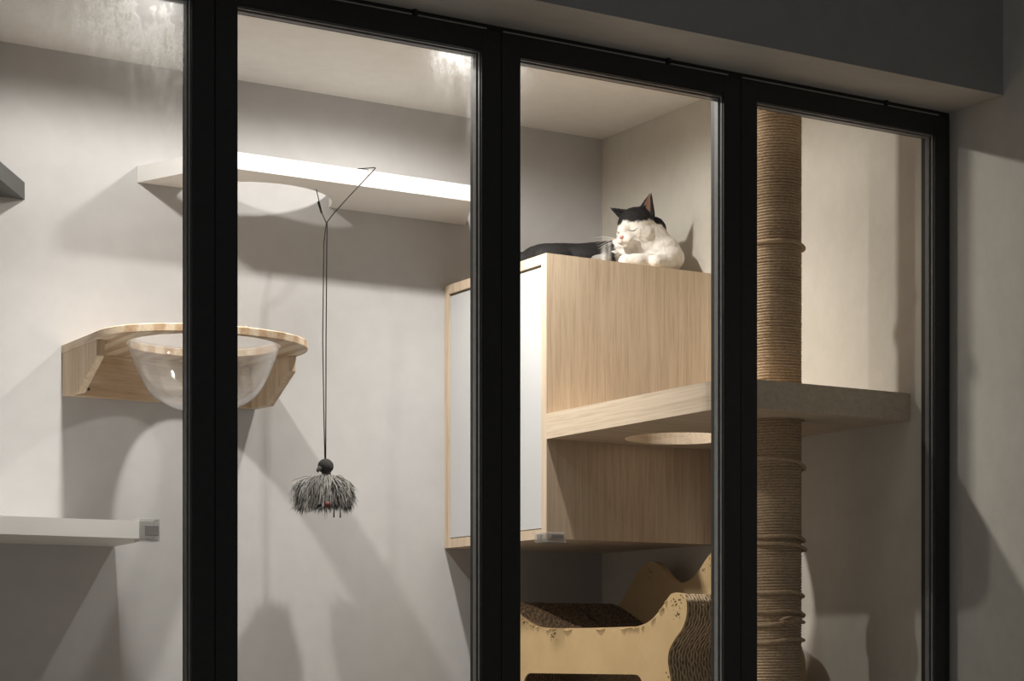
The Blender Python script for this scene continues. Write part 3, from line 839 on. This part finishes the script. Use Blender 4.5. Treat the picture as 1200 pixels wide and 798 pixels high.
for i, c in enumerate(colr): ca.data[i].color = (*c, 1)
for (A, B, T_) in ((N1, N2, NT),):
    bm = bmesh.new(); k = 10; rows = []
    for i in range(k+1):
        w = .10+.74*i/k; L = A.lerp(T_, w); R_ = B.lerp(T_, w); m_ = (L+R_)/2+(-f*.016)*(1-w)
        row = []
        for j in range(9):
            q = .16+.68*j/8
            row.append(bm.verts.new((1-q)**2*L+2*q*(1-q)*m_+q*q*R_+f*(.0052+.0015*(1-w))))
        rows.append(row)
    for a, b_ in zip(rows, rows[1:]):
        for j in range(8): bm.faces.new((a[j], a[j+1], b_[j+1], b_[j]))
    r = bmesh.ops.extrude_face_region(bm, geom=bm.faces[:])
    bmesh.ops.translate(bm, verts=[e for e in r['geom'] if isinstance(e, bmesh.types.BMVert)], vec=-f*.0035)
    bmesh.ops.recalc_face_normals(bm, faces=bm.faces[:])
    obj('inner_ear', bm, M['earin'], cat, True)
bm = bmesh.new(); ellipsoid(bm, H(0, .0645, -.012), (.0062, .0048, .0042), HR, 2); obj('nose', bm, M['nose'], cat, True)
bm = bmesh.new()
for sg in (1, -1):
    tube(bm, [H(0, .0655, -.017), H(sg*.002, .0645, -.0225), H(sg*.009, .060, -.028), H(sg*.017, .052, -.0285)], [.0006, .0007, .0007, .0004], 5)
obj('mouth', bm, M['nose'], cat, True)
dgc = None
from mathutils.bvhtree import BVHTree
bv = BVHTree.FromPolygons([v.co[:] for v in cat.data.vertices], [p.vertices[:] for p in cat.data.polygons])
def onface(a, c):
    o_ = H(a, .12, c)-cat.location
    hit = bv.ray_cast(o_, -f)
    return (hit[0]+cat.location) if hit[0] else H(a, .04, c)
for sg in (1, -1):
    bm = bmesh.new()
    tube(bm, [onface(sg*a, c)+f*.0002 for a, c in ((.0125, .0005), (.018, -.0035), (.024, -.0035), (.030, .001))], [.0005, .0010, .0010, .0005], 5)
    obj('closed_eye', bm, M['eyeline'], cat, True)
for sg in (1, -1):
    bm = bmesh.new()
    for k in range(7):
        p0 = H(sg*random.uniform(.014, .019), .050, random.uniform(-.026, -.016))
        d = (s*sg*random.uniform(.9, 1.1)+f*random.uniform(-.1, .55)+u*random.uniform(-.35, .35)).normalized()
        L = random.uniform(.045, .07)
        tube(bm, [p0, p0+d*L*.5+u*.003, p0+d*L-u*.004], [.00035, .0003, .0001], 4)
    obj('whiskers', bm, M['whisker'], cat, True)

# ------------------------------------------------------------------ world, camera, colour
w = bpy.data.worlds.new('World'); S.world = w; w.use_nodes = True
bgn = w.node_tree.nodes['Background']; bgn.inputs[0].default_value = (.95, .96, 1, 1); bgn.inputs[1].default_value = .10
cam = bpy.data.cameras.new('Camera'); co = bpy.data.objects.new('Camera', cam); COL.objects.link(co)
co.location = (0, -3, 1.1); co.rotation_euler = (PI/2, 0, -math.radians(31.2))
cam.sensor_fit = 'HORIZONTAL'; cam.sensor_width = 36; cam.lens = 2310/1200*36
cam.shift_x = 0; cam.shift_y = (770-399)/1200
cam.clip_start = .05
S.camera = co
S.view_settings.view_transform = 'Standard'; S.view_settings.look = 'None'
S.view_settings.gamma = 1; S.view_settings.use_curve_mapping = False
S.view_settings.exposure = -0.13
S.cycles.max_bounces = 12; S.cycles.diffuse_bounces = 6; S.cycles.transparent_max_bounces = 16
